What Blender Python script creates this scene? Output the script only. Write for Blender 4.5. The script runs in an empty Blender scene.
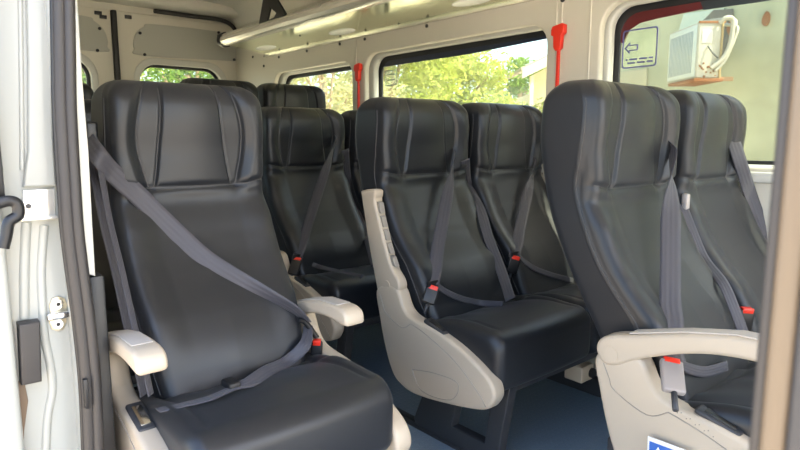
import bpy, bmesh, math, random
from mathutils import Vector, Matrix
from mathutils.bvhtree import BVHTree
from math import sin, cos, pi, radians, exp
random.seed(7)
S = bpy.context.scene
COL = S.collection

# ------------------------------------------------------------------ camera frame (used to read places off the photograph)
FPX, YAW, PITCH, EYE = 600.0, radians(40.6), math.atan(85/600), 0.95
_F = Vector((sin(YAW)*cos(PITCH), cos(YAW)*cos(PITCH), -sin(PITCH)))
_R = Vector((cos(YAW), -sin(YAW), 0)); _U = _R.cross(_F)
def at(px, py, ax, v):
    """point of the photograph's ray that lies on the plane ax = v"""
    d = _F + (px-400)/FPX*_R + (225-py)/FPX*_U
    i = 'XYZ'.index(ax); o = Vector((0, 0, EYE))
    return o + d*((v-o[i])/d[i])

# ------------------------------------------------------------------ materials
def mat(name, col, rough=.5, metal=0, spec=.5, bump=None, sheen=0, coat=0, noise_col=None, trans=0, alpha=1):
    m = bpy.data.materials.new(name); m.use_nodes = True
    nt = m.node_tree; b = nt.nodes['Principled BSDF']
    b.inputs['Base Color'].default_value = (*col, 1)
    b.inputs['Roughness'].default_value = rough
    b.inputs['Metallic'].default_value = metal
    b.inputs['Specular IOR Level'].default_value = spec
    b.inputs['Sheen Weight'].default_value = sheen
    b.inputs['Coat Weight'].default_value = coat
    if bump or noise_col:
        tc = nt.nodes.new('ShaderNodeTexCoord')
    if bump:
        sc, st, dist = bump
        n = nt.nodes.new('ShaderNodeTexNoise'); n.inputs['Scale'].default_value = sc; n.inputs['Detail'].default_value = 3
        bp = nt.nodes.new('ShaderNodeBump'); bp.inputs['Strength'].default_value = st; bp.inputs['Distance'].default_value = dist
        nt.links.new(tc.outputs['Object'], n.inputs['Vector']); nt.links.new(n.outputs['Fac'], bp.inputs['Height'])
        nt.links.new(bp.outputs['Normal'], b.inputs['Normal'])
    if noise_col:
        sc, c2, lo, hi = noise_col
        n = nt.nodes.new('ShaderNodeTexNoise'); n.inputs['Scale'].default_value = sc; n.inputs['Detail'].default_value = 5
        r = nt.nodes.new('ShaderNodeValToRGB')
        r.color_ramp.elements[0].position = lo; r.color_ramp.elements[0].color = (*col, 1)
        r.color_ramp.elements[1].position = hi; r.color_ramp.elements[1].color = (*c2, 1)
        nt.links.new(tc.outputs['Object'], n.inputs['Vector']); nt.links.new(n.outputs['Fac'], r.inputs['Fac'])
        nt.links.new(r.outputs['Color'], b.inputs['Base Color'])
    return m

LEATHER = mat('leather', (.0140, .0155, .0185), .39, spec=.42, bump=(900, .12, .0006), sheen=.05)
PLAST = mat('beige_plastic', (.48, .405, .31), .42, bump=(1500, .06, .0003))
PLAST_D = mat('beige_plastic_groove', (.30, .27, .23), .5)
BLACK = mat('black_plastic', (.012, .012, .013), .4)
DARK = mat('dark_grey_metal', (.035, .036, .04), .45)
RUBBER = mat('rubber', (.032, .029, .028), .5)
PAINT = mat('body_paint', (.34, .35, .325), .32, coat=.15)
INNER = mat('inner_paint', (.56, .56, .52), .3, coat=.2)
LINER = mat('wall_lining', (.60, .57, .49), .42, bump=(200, .05, .0005))
HEAD = mat('headliner', (.68, .65, .58), .6)
INSET = mat('grey_inset_board', (.40, .40, .36), .6)
CHROME = mat('chrome', (.75, .75, .73), .18, metal=1)
ZINC = mat('zinc_plated', (.62, .56, .42), .3, metal=1)
ALU = mat('brushed_aluminium', (.85, .83, .76), .24, metal=.7)
MIRROR = mat('glossy_shelf_underside', (.80, .84, .62), .14, metal=.9, bump=(6, .12, .01))
CLEAR = mat('lamp_lens', (.85, .88, .85), .06, spec=.8, bump=(90, .4, .004))
RED = mat('red_plastic', (.75, .03, .012), .35)
WHITE = mat('pale_plastic', (.42, .38, .36), .4)
TAN = mat('tan_trim', (.15, .11, .07), .35)

PIPING_HL = mat('seam_piping_highlight', (.045, .044, .045), .38)  # paler than the leather: piping with the seams' fine highlights painted in
def belt_mat():
    m = mat('belt_webbing', (.058, .056, .068), .6, sheen=.1)
    nt = m.node_tree; b = nt.nodes['Principled BSDF']
    uv = nt.nodes.new('ShaderNodeUVMap'); sp = nt.nodes.new('ShaderNodeSeparateXYZ'); nt.links.new(uv.outputs['UV'], sp.inputs[0])
    m1 = nt.nodes.new('ShaderNodeMath'); m1.operation = 'MULTIPLY'; m1.inputs[1].default_value = 4*2*pi
    nt.links.new(sp.outputs['X'], m1.inputs[0])
    m2 = nt.nodes.new('ShaderNodeMath'); m2.operation = 'SINE'; nt.links.new(m1.outputs[0], m2.inputs[0])
    bp = nt.nodes.new('ShaderNodeBump'); bp.inputs['Strength'].default_value = .3; bp.inputs['Distance'].default_value = .0008
    nt.links.new(m2.outputs[0], bp.inputs['Height']); nt.links.new(bp.outputs['Normal'], b.inputs['Normal'])
    return m
BELT = belt_mat()

def floor_mat():
    m = mat('vinyl_floor', (.16, .215, .27), .35, noise_col=(700, (.26, .33, .40), .42, .62))
    nt = m.node_tree; b = nt.nodes['Principled BSDF']
    tc = nt.nodes.new('ShaderNodeTexCoord'); v = nt.nodes.new('ShaderNodeTexVoronoi'); v.inputs['Scale'].default_value = 45
    v.inputs['Randomness'].default_value = 0
    nt.links.new(tc.outputs['Object'], v.inputs['Vector'])
    r = nt.nodes.new('ShaderNodeMapRange'); r.inputs[1].default_value = .1; r.inputs[2].default_value = .3; r.inputs[3].default_value = 1; r.inputs[4].default_value = 0
    nt.links.new(v.outputs['Distance'], r.inputs[0])
    bp = nt.nodes.new('ShaderNodeBump'); bp.inputs['Strength'].default_value = .4; bp.inputs['Distance'].default_value = .002
    nt.links.new(r.outputs[0], bp.inputs['Height']); nt.links.new(bp.outputs['Normal'], b.inputs['Normal'])
    return m
FLOOR = floor_mat()

def glass_mat(name, tint, haze, haze_col=(.75, .78, .6)):
    m = bpy.data.materials.new(name); m.use_nodes = True; nt = m.node_tree; N = nt.nodes; L = nt.links
    N.remove(N['Principled BSDF']); out = N['Material Output']
    t = N.new('ShaderNodeBsdfTransparent'); t.inputs[0].default_value = (*tint, 1)
    g = N.new('ShaderNodeBsdfGlossy'); g.inputs['Roughness'].default_value = .02
    d = N.new('ShaderNodeBsdfTranslucent'); d.inputs[0].default_value = (*haze_col, 1)
    lw = N.new('ShaderNodeLayerWeight'); pw = N.new('ShaderNodeMath'); pw.operation = 'POWER'; pw.inputs[1].default_value = 4.5; L.new(lw.outputs['Facing'], pw.inputs[0])
    fr = N.new('ShaderNodeMath'); fr.operation = 'MULTIPLY_ADD'; fr.inputs[1].default_value = .5; fr.inputs[2].default_value = .03; L.new(pw.outputs[0], fr.inputs[0])
    a = N.new('ShaderNodeMixShader'); b = N.new('ShaderNodeMixShader')
    tc = N.new('ShaderNodeTexCoord'); nz = N.new('ShaderNodeTexNoise'); nz.inputs['Scale'].default_value = 9; nz.inputs['Detail'].default_value = 6
    L.new(tc.outputs['Object'], nz.inputs['Vector'])
    mr = N.new('ShaderNodeMapRange'); mr.inputs[1].default_value = .35; mr.inputs[2].default_value = .75; mr.inputs[3].default_value = haze*.5; mr.inputs[4].default_value = haze*1.6
    L.new(nz.outputs['Fac'], mr.inputs[0]); L.new(mr.outputs[0], a.inputs[0])
    L.new(t.outputs[0], a.inputs[1]); L.new(d.outputs[0], a.inputs[2])
    L.new(fr.outputs[0], b.inputs[0]); L.new(a.outputs[0], b.inputs[1]); L.new(g.outputs[0], b.inputs[2])
    L.new(b.outputs[0], out.inputs['Surface'])
    return m
GLASS = glass_mat('window_glass', (.74, .77, .71), .03)
GLASS_DOOR = glass_mat('tinted_door_glass', (.25, .32, .34), .02)

def leaf_mat(name, c, c2, tr):
    m = bpy.data.materials.new(name); m.use_nodes = True; nt = m.node_tree; N = nt.nodes; L = nt.links
    N.remove(N['Principled BSDF']); out = N['Material Output']
    d = N.new('ShaderNodeBsdfDiffuse'); t = N.new('ShaderNodeBsdfTranslucent'); mx = N.new('ShaderNodeMixShader'); mx.inputs[0].default_value = .5
    t.inputs[0].default_value = (*tr, 1)
    tc = N.new('ShaderNodeTexCoord'); nz = N.new('ShaderNodeTexNoise'); nz.inputs['Scale'].default_value = 1.7
    L.new(tc.outputs['Object'], nz.inputs['Vector'])
    r = N.new('ShaderNodeValToRGB'); r.color_ramp.elements[0].position = .4; r.color_ramp.elements[1].position = .6
    r.color_ramp.elements[0].color = (*c, 1); r.color_ramp.elements[1].color = (*c2, 1)
    L.new(nz.outputs['Fac'], r.inputs['Fac']); L.new(r.outputs[0], d.inputs[0])
    L.new(d.outputs[0], mx.inputs[1]); L.new(t.outputs[0], mx.inputs[2]); L.new(mx.outputs[0], out.inputs['Surface'])
    return m

# ------------------------------------------------------------------ mesh helpers
def link(name, me, m, parent=None, smooth=True):
    if isinstance(me, bmesh.types.BMesh):
        bm = me; me = bpy.data.meshes.new(name); bm.to_mesh(me); bm.free()
    o = bpy.data.objects.new(name, me); COL.objects.link(o)
    if m and not me.materials: me.materials.append(m)
    if smooth:
        try: me.shade_smooth()
        except Exception:
            for p in me.polygons: p.use_smooth = True
    if parent: o.parent = parent
    return o
def smooth_angle(o, a=35):
    me = o.data
    bm = bmesh.new(); bm.from_mesh(me)
    for e in bm.edges:
        e.smooth = not (len(e.link_faces) == 2 and e.calc_face_angle(0) > radians(a))
    for f in bm.faces: f.smooth = True
    bm.to_mesh(me); bm.free()
def thing(name, label, cat, loc=(0, 0, 0), rz=0, group=None):
    o = bpy.data.objects.new(name, None); COL.objects.link(o); o.empty_display_size = .1
    o.location = loc; o.rotation_euler = (0, 0, rz); o['label'] = label; o['category'] = cat
    if group: o['group'] = group
    return o
def tag(o, label, cat, group=None):
    o['label'] = label; o['category'] = cat
    if group: o['group'] = group
    return o
def struct(o):
    o['kind'] = 'structure'; return o
def add_box(bm, a, b, bev=0, seg=2, M=None):
    r = bmesh.ops.create_cube(bm, size=1)
    vs = r['verts']
    for v in vs:
        v.co = Vector(((a[i]+b[i])/2 + v.co[i]*(b[i]-a[i]) for i in range(3)))
    if bev:
        es = list({e for v in vs for e in v.link_edges})
        rr = bmesh.ops.bevel(bm, geom=es, offset=bev, segments=seg, affect='EDGES', profile=.5)
        vs = list({v for f in rr['faces'] for v in f.verts} | {v for v in vs if v.is_valid})
    if M:
        for v in vs: v.co = M @ v.co
    return vs
def box(name, a, b, m, parent=None, bev=.004, seg=2, M=None):
    bm = bmesh.new(); add_box(bm, a, b, bev, seg, M)
    o = link(name, bm, m, parent); smooth_angle(o, 40); return o
def cyl_bm(bm, p, q, r, n=20, r2=None):
    p = Vector(p); q = Vector(q); d = q-p
    M = Matrix.Translation((p+q)/2) @ d.to_track_quat('Z', 'Y').to_matrix().to_4x4()
    bmesh.ops.create_cone(bm, cap_ends=True, segments=n, radius1=r, radius2=r if r2 is None else r2, depth=d.length, matrix=M)
def cyl(name, p, q, r, m, parent=None, n=20, r2=None):
    bm = bmesh.new(); cyl_bm(bm, p, q, r, n, r2); o = link(name, bm, m, parent); smooth_angle(o, 40); return o
AX = {'YZ': Matrix(((0, 0, 1), (1, 0, 0), (0, 1, 0))), 'XZ': Matrix(((1, 0, 0), (0, 0, -1), (0, 1, 0))), 'XY': Matrix.Identity(3)}
def plate_mesh(outlines, w0, w1, bev=.003, plane='YZ', smooth_n=0, res=3):
    """flat shape with holes, extruded from w0 to w1 along the plane's normal, edges rounded"""
    cu = bpy.data.curves.new('c', 'CURVE'); cu.dimensions = '2D'; cu.fill_mode = 'BOTH'
    th = abs(w1-w0); cu.extrude = max(th/2-bev, 0.0001); cu.bevel_depth = bev; cu.bevel_resolution = res; cu.offset = -bev
    for pts in outlines:
        if smooth_n: pts = cr(pts, smooth_n)
        s = cu.splines.new('POLY'); s.points.add(len(pts)-1); s.use_cyclic_u = True
        for i, p in enumerate(pts): s.points[i].co = (p[0], p[1], 0, 1)
    o = bpy.data.objects.new('c', cu); COL.objects.link(o)
    bpy.context.view_layer.update()
    me = bpy.data.meshes.new_from_object(o.evaluated_get(bpy.context.evaluated_depsgraph_get()))
    bpy.data.objects.remove(o); bpy.data.curves.remove(cu)
    A = AX[plane]; mid = (w0+w1)/2
    if plane == 'XZ': mid = -mid
    for v in me.vertices: v.co = A @ (v.co + Vector((0, 0, mid)))
    me.materials.clear()
    bm = bmesh.new(); bm.from_mesh(me); bmesh.ops.remove_doubles(bm, verts=bm.verts, dist=1e-5)
    bmesh.ops.recalc_face_normals(bm, faces=bm.faces); bm.to_mesh(me); bm.free()
    return me
def plate(name, outlines, w0, w1, m, parent=None, bev=.003, plane='YZ', smooth_n=0, ang=35, res=3):
    if not isinstance(outlines[0][0], (tuple, list, Vector)): outlines = [outlines]
    o = link(name, plate_mesh(outlines, w0, w1, bev, plane, smooth_n, res), m, parent); smooth_angle(o, ang); return o
def cr(pts, n, closed=True):
    """Catmull-Rom"""
    P = [Vector(p) for p in pts]; out = []; N = len(P)
    rng = N if closed else N-1
    for i in range(rng):
        if closed: a, b, c, d = P[i-1], P[i], P[(i+1) % N], P[(i+2) % N]
        else: a, b, c, d = P[max(i-1, 0)], P[i], P[i+1], P[min(i+2, N-1)]
        for k in range(n):
            t = k/n
            out.append(.5*((2*b)+(c-a)*t+(2*a-5*b+4*c-d)*t*t+(3*b-a-3*c+d)*t**3))
    if not closed: out.append(P[-1])
    return out
def rrect(x0, x1, y0, y1, r, n=6):
    """rounded rectangle; r = one radius or four (bl, br, tr, tl)"""
    if not isinstance(r, (tuple, list)): r = (r,)*4
    out = []
    for (cx, cy, a0, rr) in ((x0+r[0], y0+r[0], pi, r[0]), (x1-r[1], y0+r[1], 1.5*pi, r[1]), (x1-r[2], y1-r[2], 0, r[2]), (x0+r[3], y1-r[3], .5*pi, r[3])):
        for k in range(n+1):
            a = a0+k/n*pi/2; out.append((cx+rr*cos(a), cy+rr*sin(a)))
    return out
def tube(name, pts, r, m, parent=None, n=10, sm=0, closed=False):
    if sm: pts = cr(pts, sm, closed)
    pts = [Vector(p) for p in pts]; bm = bmesh.new(); rings = []; N = len(pts)
    up = Vector((0, 0, 1)); prev = None
    for i, p in enumerate(pts):
        d = (pts[min(i+1, N-1)]-pts[max(i-1, 0)]).normalized()
        if prev is None:
            s = d.cross(up if abs(d.z) < .9 else Vector((1, 0, 0))).normalized()
        else: s = (prev - d*prev.dot(d)).normalized()
        prev = s; t = d.cross(s)
        rr = r[i*(len(r)-1)//max(N-1, 1)] if isinstance(r, (list, tuple)) else r
        rings.append([bm.verts.new(p+rr*(cos(a)*s+sin(a)*t)) for a in (2*pi*k/n for k in range(n))])
    for a, b in zip(rings, rings[1:]):
        for k in range(n): bm.faces.new((a[k], a[(k+1) % n], b[(k+1) % n], b[k]))
    bm.faces.new(rings[0][::-1]); bm.faces.new(rings[-1])
    bmesh.ops.recalc_face_normals(bm, faces=bm.faces)
    o = link(name, bm, m, parent); smooth_angle(o, 60); return o
def ribbon(name, pts, wv, m, parent=None, th=.0014, sm=8):
    """webbing: pts centre line, wv list of width vectors (half width)"""
    n0 = len(pts); P = cr(pts, sm, False); W = cr(wv, sm, False) if len(wv) == n0 else [Vector(wv[0])]*len(P)
    bm = bmesh.new(); uvl = bm.loops.layers.uv.new('UVMap'); rows = []
    K = 6; L = 0; Ls = []
    for i, (p, w) in enumerate(zip(P, W)):
        d = (P[min(i+1, len(P)-1)]-P[max(i-1, 0)]).normalized(); nrm = d.cross(w).normalized()
        if i: L += (P[i]-P[i-1]).length
        Ls.append(L)
        top = [bm.verts.new(p+w*(2*k/K-1)+nrm*th*(1 if 0 < k < K else .4)) for k in range(K+1)]
        bot = [bm.verts.new(p+w*(2*k/K-1)-nrm*th*(1 if 0 < k < K else .4)) for k in range(K+1)]
        rows.append((top, bot))
    for i in range(len(rows)-1):
        (t0, b0), (t1, b1) = rows[i], rows[i+1]
        for k in range(K):
            for q, fl in (((t0[k], t0[k+1], t1[k+1], t1[k]), 0), ((b0[k+1], b0[k], b1[k], b1[k+1]), 1)):
                f = bm.faces.new(q)
                us = [(k/K, Ls[i]), ((k+1)/K, Ls[i]), ((k+1)/K, Ls[i+1]), (k/K, Ls[i+1])]
                if fl: us = [us[1], us[0], us[3], us[2]]
                for l, u in zip(f.loops, us): l[uvl].uv = u
        bm.faces.new((t0[0], t1[0], b1[0], b0[0])); bm.faces.new((t0[K], b0[K], b1[K], t1[K]))
    for t, b in (rows[0], rows[-1]):
        bm.faces.new(t+b[::-1])
    bmesh.ops.recalc_face_normals(bm, faces=bm.faces)
    return link(name, bm, m, parent)
def lerp_tab(tab, z):
    if z <= tab[0][0]: return tab[0][1]
    for i in range(len(tab)-1):
        a, b = tab[i], tab[i+1]
        if z <= b[0]:
            p0 = tab[max(i-1, 0)][1]; p3 = tab[min(i+2, len(tab)-1)][1]
            t = (z-a[0])/(b[0]-a[0]); t2 = t*t; t3 = t2*t
            return .5*((2*a[1])+(b[1]-p0)*t+(2*p0-5*a[1]+4*b[1]-p3)*t2+(3*a[1]-p0-3*b[1]+p3)*t3)
    return tab[-1][1]
def ss(a, b, x):
    t = min(1, max(0, (x-a)/(b-a))); return t*t*(3-2*t)

# ------------------------------------------------------------------ seat pieces (local: x across, -y forward, z up, y=0 at head rest)
REAR = [(.36, -.165), (.44, -.13), (.515, -.095), (.58, -.058), (.65, -.022), (.714, .009), (.79, .041), (.854, .060), (.92, .070), (.974, .074), (1.03, .071), (1.09, .062)]
SEAM = [(.36, -.30), (.44, -.265), (.554, -.208), (.64, -.14), (.70, -.103), (.75, -.080), (.80, -.058), (.847, -.046), (.90, -.055), (.972, -.064), (1.03, -.064), (1.09, -.052)]
WID = [(.36, .185), (.45, .195), (.55, .203), (.65, .209), (.75, .210), (.82, .205), (.86, .204), (.93, .208), (.99, .208), (1.03, .206), (1.1, .204)]
def g(x, s): return exp(-(x/s)**2)
def backrest_mesh():
    zs = []; z = .36
    while z < 1.038: zs.append((z, 0)); z += .0065
    for k in range(0, 15): zs.append((1.038+.053*sin(k/14*pi/2), k/14*pi/2))
    NF, NS, NR, NC = 150, 14, 24, 8
    bm = bmesh.new(); rings = []
    for z, ph in zs:
        yr, ysm, w = lerp_tab(REAR, z), lerp_tab(SEAM, z), lerp_tab(WID, z)
        yf = ysm-.030+.011*ss(.85, .95, z)
        if ph:
            w -= .046*(1-cos(ph)); c = (yr*.45+yf*.55); k = .36+.64*cos(ph)
            yr = c+(yr-c)*k; yf = c+(yf-c)*k; ysm = c+(ysm-c)*k
        rf = min(.032, (yr-yf)*.36); rr = min(.03, (yr-yf)*.3)
        pts = []
        for i in range(NF+1):                       # front, left to right
            pts.append((-(w-rf)+2*(w-rf)*i/NF, yf))
        for i in range(1, NC):
            a = i/NC*pi/2; pts.append((w-rf+rf*sin(a), yf+rf-rf*cos(a)))
        for i in range(NS+1): pts.append((w, yf+rf+(yr-rr-yf-rf)*i/NS))
        for i in range(1, NC):
            a = i/NC*pi/2; pts.append((w-rr+rr*cos(a), yr-rr+rr*sin(a)))
        for i in range(NR+1): pts.append(((w-rr)-2*(w-rr)*i/NR, yr))
        for i in range(1, NC):
            a = i/NC*pi/2; pts.append((-(w-rr)-rr*sin(a), yr-rr+rr*cos(a)))
        for i in range(NS+1): pts.append((-w, yr-rr-(yr-rr-yf-rf)*i/NS))
        for i in range(1, NC):
            a = i/NC*pi/2; pts.append((-(w-rf)-rf*cos(a), yf+rf-rf*sin(a)))
        ring = []
        for (x, y) in pts:
            fr = ss(ysm+.004, yf+rf*.3, y)            # 1 on the front face
            u = abs(x)/w; dy = 0
            if fr > 0:
                t = min(1, max(0, (z-.835)/.25))
                hd = ss(.80, .86, z)
                # head rest
                ui = .37+.14*(1-t)**2; uo = .57+.10*sin(pi*min(1, t*1.05))
                wing = .018*ss(uo-.02, uo+.16, u)*(1-.3*t)
                pad = -.010*(1-(u/ui)**2) if u < ui else 0
                h = wing + .008*(1-(u/ui)**2 if u < ui else 0) - .006*(ss(ui-.04, ui+.05, u)-ss(uo-.04, uo+.05, u))
                fade = ss(-.02, .06, t)
                h -= .0050*(g(u-ui, .018)+g(u-uo, .018))*fade
                # back
                bol = ss(.50, .82, u)*ss(.42, .60, z)*(1-ss(.74, .83, z))
                b = .013*bol - .005*(1-min(1, u/.6)**2)*ss(.45, .6, z) + .014*g(z-.50, .09)*(1-.5*u)
                dy = -(hd*h+(1-hd)*b)
                zz = .835+.012*ss(.6, 1, u)
                dy += .009*g(z-zz, .0065) - .005*ss(-.05, 0, z-zz)*(1-ss(0, .07, z-zz))
                dy *= fr if not ph else fr*cos(ph)**.5 if ph < 1.57 else 0
            sx = 0
            if abs(x) > w*.93:                        # side seam groove with its piping
                q = y-ysm
                sx = -.0026*g(q, .004)+.0012*g(q-.006, .003)
            ring.append(bm.verts.new((x*(1+sx/w), y+dy, z)))
        rings.append(ring)
    n = len(rings[0])
    for a, b in zip(rings, rings[1:]):
        for k in range(n): bm.faces.new((a[k], a[(k+1) % n], b[(k+1) % n], b[k]))
    top = rings[-1]; c = sum((v.co for v in top), Vector())/n
    inn = [bm.verts.new(c+(v.co-c)*.6+Vector((0, 0, .0012))) for v in top]
    for k in range(n): bm.faces.new((top[k], top[(k+1) % n], inn[(k+1) % n], inn[k]))
    bm.faces.new(inn); bm.faces.new(rings[0][::-1])
    bmesh.ops.recalc_face_normals(bm, faces=bm.faces)
    tr = BVHTree.FromBMesh(bm)
    def front(x, z):
        h = tr.ray_cast(Vector((x, -1, z)), Vector((0, 1, 0))); return h[0]
    lines = []
    for sg in (-1, 1):
        for kind in (0, 1):
            ln = []
            for k in range(31):
                t = k/30; z = .838+t*.235; tt = min(1, max(0, (z-.835)/.25)); w = lerp_tab(WID, z)
                u = .37+.14*(1-tt)**2 if kind == 0 else .57+.10*sin(pi*min(1, tt*1.05))
                p = front(sg*u*w, z)
                if p: ln.append(p)
            lines.append(ln)
        ln = []
        for k in range(60):
            z = .40+k/59*.645; w = lerp_tab(WID, z)
            h = tr.ray_cast(Vector((sg*1, lerp_tab(SEAM, z)+.004, z)), Vector((-sg, 0, 0)))
            if h[0]: ln.append(h[0])
        lines.append(ln)
    ln = []
    for k in range(41):
        x = (-.96+1.92*k/40)*.20; p = front(x, .835+.012*ss(.6, 1, abs(x)/.205))
        if p: ln.append(p)
    lines.append(ln)
    for ln in lines:
        rings = []
        for i, p in enumerate(ln):
            d = (ln[min(i+1, len(ln)-1)]-ln[max(i-1, 0)]).normalized(); a = d.cross(Vector((0, 1, 0)) if abs(d.y) < .9 else Vector((1, 0, 0))).normalized(); b = d.cross(a)
            rings.append([bm.verts.new(p+.0015*(cos(q)*a+sin(q)*b)) for q in (0, pi/3, 2*pi/3, pi, 4*pi/3, 5*pi/3)])
        for a, b in zip(rings, rings[1:]):
            for k in range(6): bm.faces.new((a[k], a[(k+1) % 6], b[(k+1) % 6], b[k])).material_index = 1
    bmesh.ops.recalc_face_normals(bm, faces=bm.faces)
    me = bpy.data.meshes.new('backrest'); bm.to_mesh(me); bm.free(); me.shade_smooth(); me.materials.append(LEATHER); me.materials.append(PIPING_HL)
    return me
def cushion_mesh():
    y0, y1, z0, z1 = -.605, -.16, .262, .432
    bm = bmesh.new(); rings = []; HW = .228
    xs = []
    for k in range(11): xs.append((-HW+.030*(1-cos(k/10*pi/2)) if 0 else -HW+.030*(1-cos(k/10*pi/2)), k/10))
    M = 70
    prof = []
    xl = [(-HW+.028*(1-cos(k/8*pi/2)), sin(k/8*pi/2)) for k in range(8)]
    xl += [(-HW+.028+(2*HW-.056)*k/M, 1.0) for k in range(M+1)]
    xl += [(-a, b) for a, b in xl[:8][::-1]]
    for x, sc in xl:
        ins = .028*(1-sc)
        a0, a1, b0, b1 = y0+ins, y1-ins, z0+ins, z1-ins
        r = rrect(a0, a1, b0, b1, (.03, .02, .03, .045), 7)
        # densify the straight runs
        pts = []
        for i in range(len(r)):
            p, q = Vector(r[i]), Vector(r[(i+1) % len(r)]); L = (q-p).length; m = 44 if L > .3 else (14 if L > .06 else 1)
            for k in range(m): pts.append(p.lerp(q, k/m))
        ring = []
        u = x/HW
        for p in pts:
            y, z = p
            topw = ss(z1-.05, z1-.01, z); t = (y-y0)/(y1-y0)
            dz = 0
            if topw:
                dz += -.055*ss(.25, .95, t) + .006*(1-u*u)*ss(.0, .3, t)*(1-ss(.7, 1, t))
                dz += .010*ss(.72, .9, abs(u))*ss(.15, .5, t)
                dz -= .004*g(abs(u)-.80+.05*t, .02)*ss(.05, .15, t)
                # sitting creases
                dz -= .006*g(t-.62-.22*u+.12*sin(3*u), .035)*ss(-.7, -.2, u)*(1-ss(.5, .9, u))
                dz -= .005*g(t-.80+.30*u, .03)*ss(-.2, .2, u)
                dz += .0015*sin(u*13+t*5)*ss(.3, .6, t)
                dz *= topw*sc
            fw = ss(y0+.03, y0+.005, y)
            dy = -.010*fw*(1-u*u)*sc - .006*fw*sin(pi*min(1, max(0, (z-z0)/(z1-z0))))
            ring.append(bm.verts.new((x, y+dy, z+dz)))
        rings.append(ring)
    n = len(rings[0])
    for a, b in zip(rings, rings[1:]):
        for k in range(n): bm.faces.new((a[k], a[(k+1) % n], b[(k+1) % n], b[k]))
    bm.faces.new(rings[0][::-1]); bm.faces.new(rings[-1])
    bmesh.ops.recalc_face_normals(bm, faces=bm.faces)
    me = bpy.data.meshes.new('cushion'); bm.to_mesh(me); bm.free(); me.shade_smooth(); me.materials.append(LEATHER)
    return me
BACK_ME, CUSH_ME = backrest_mesh(), cushion_mesh()

PANEL = [(-.112, .468), (-.126, .39), (-.152, .30), (-.186, .225), (-.225, .19), (-.303, .176), (-.456, .196), (-.572, .222), (-.607, .250), (-.616, .285), (-.587, .325), (-.492, .372), (-.39, .402), (-.30, .414), (-.262, .428), (-.243, .450), (-.218, .492), (-.165, .498)]
PANEL_ME = plate_mesh([PANEL], -.024, .024, .011, 'YZ', 5, 4)
ARM = [(-.117, .487), (-.124, .512), (-.150, .528), (-.20, .541), (-.306, .571), (-.40, .589), (-.50, .592), (-.536, .586), (-.553, .572), (-.556, .548), (-.540, .543), (-.475, .549), (-.42, .549), (-.36, .542), (-.30, .526), (-.24, .502), (-.20, .483), (-.165, .463), (-.135, .461)]
ARM_ME = plate_mesh([ARM], -.027, .027, .010, 'YZ', 4, 4)
ARM_UP = [(-.117, .470), (-.108, .492), (-.082, .576), (-.055, .679), (-.034, .771), (-.037, .787), (-.100, .795), (-.108, .778), (-.104, .753), (-.129, .687), (-.158, .610), (-.185, .556), (-.219, .520), (-.224, .492), (-.199, .470), (-.155, .458)]
ARM_UP_ME = plate_mesh([ARM_UP], -.019, .019, .008, 'YZ', 3, 3)
SLOT_ME = None
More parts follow.
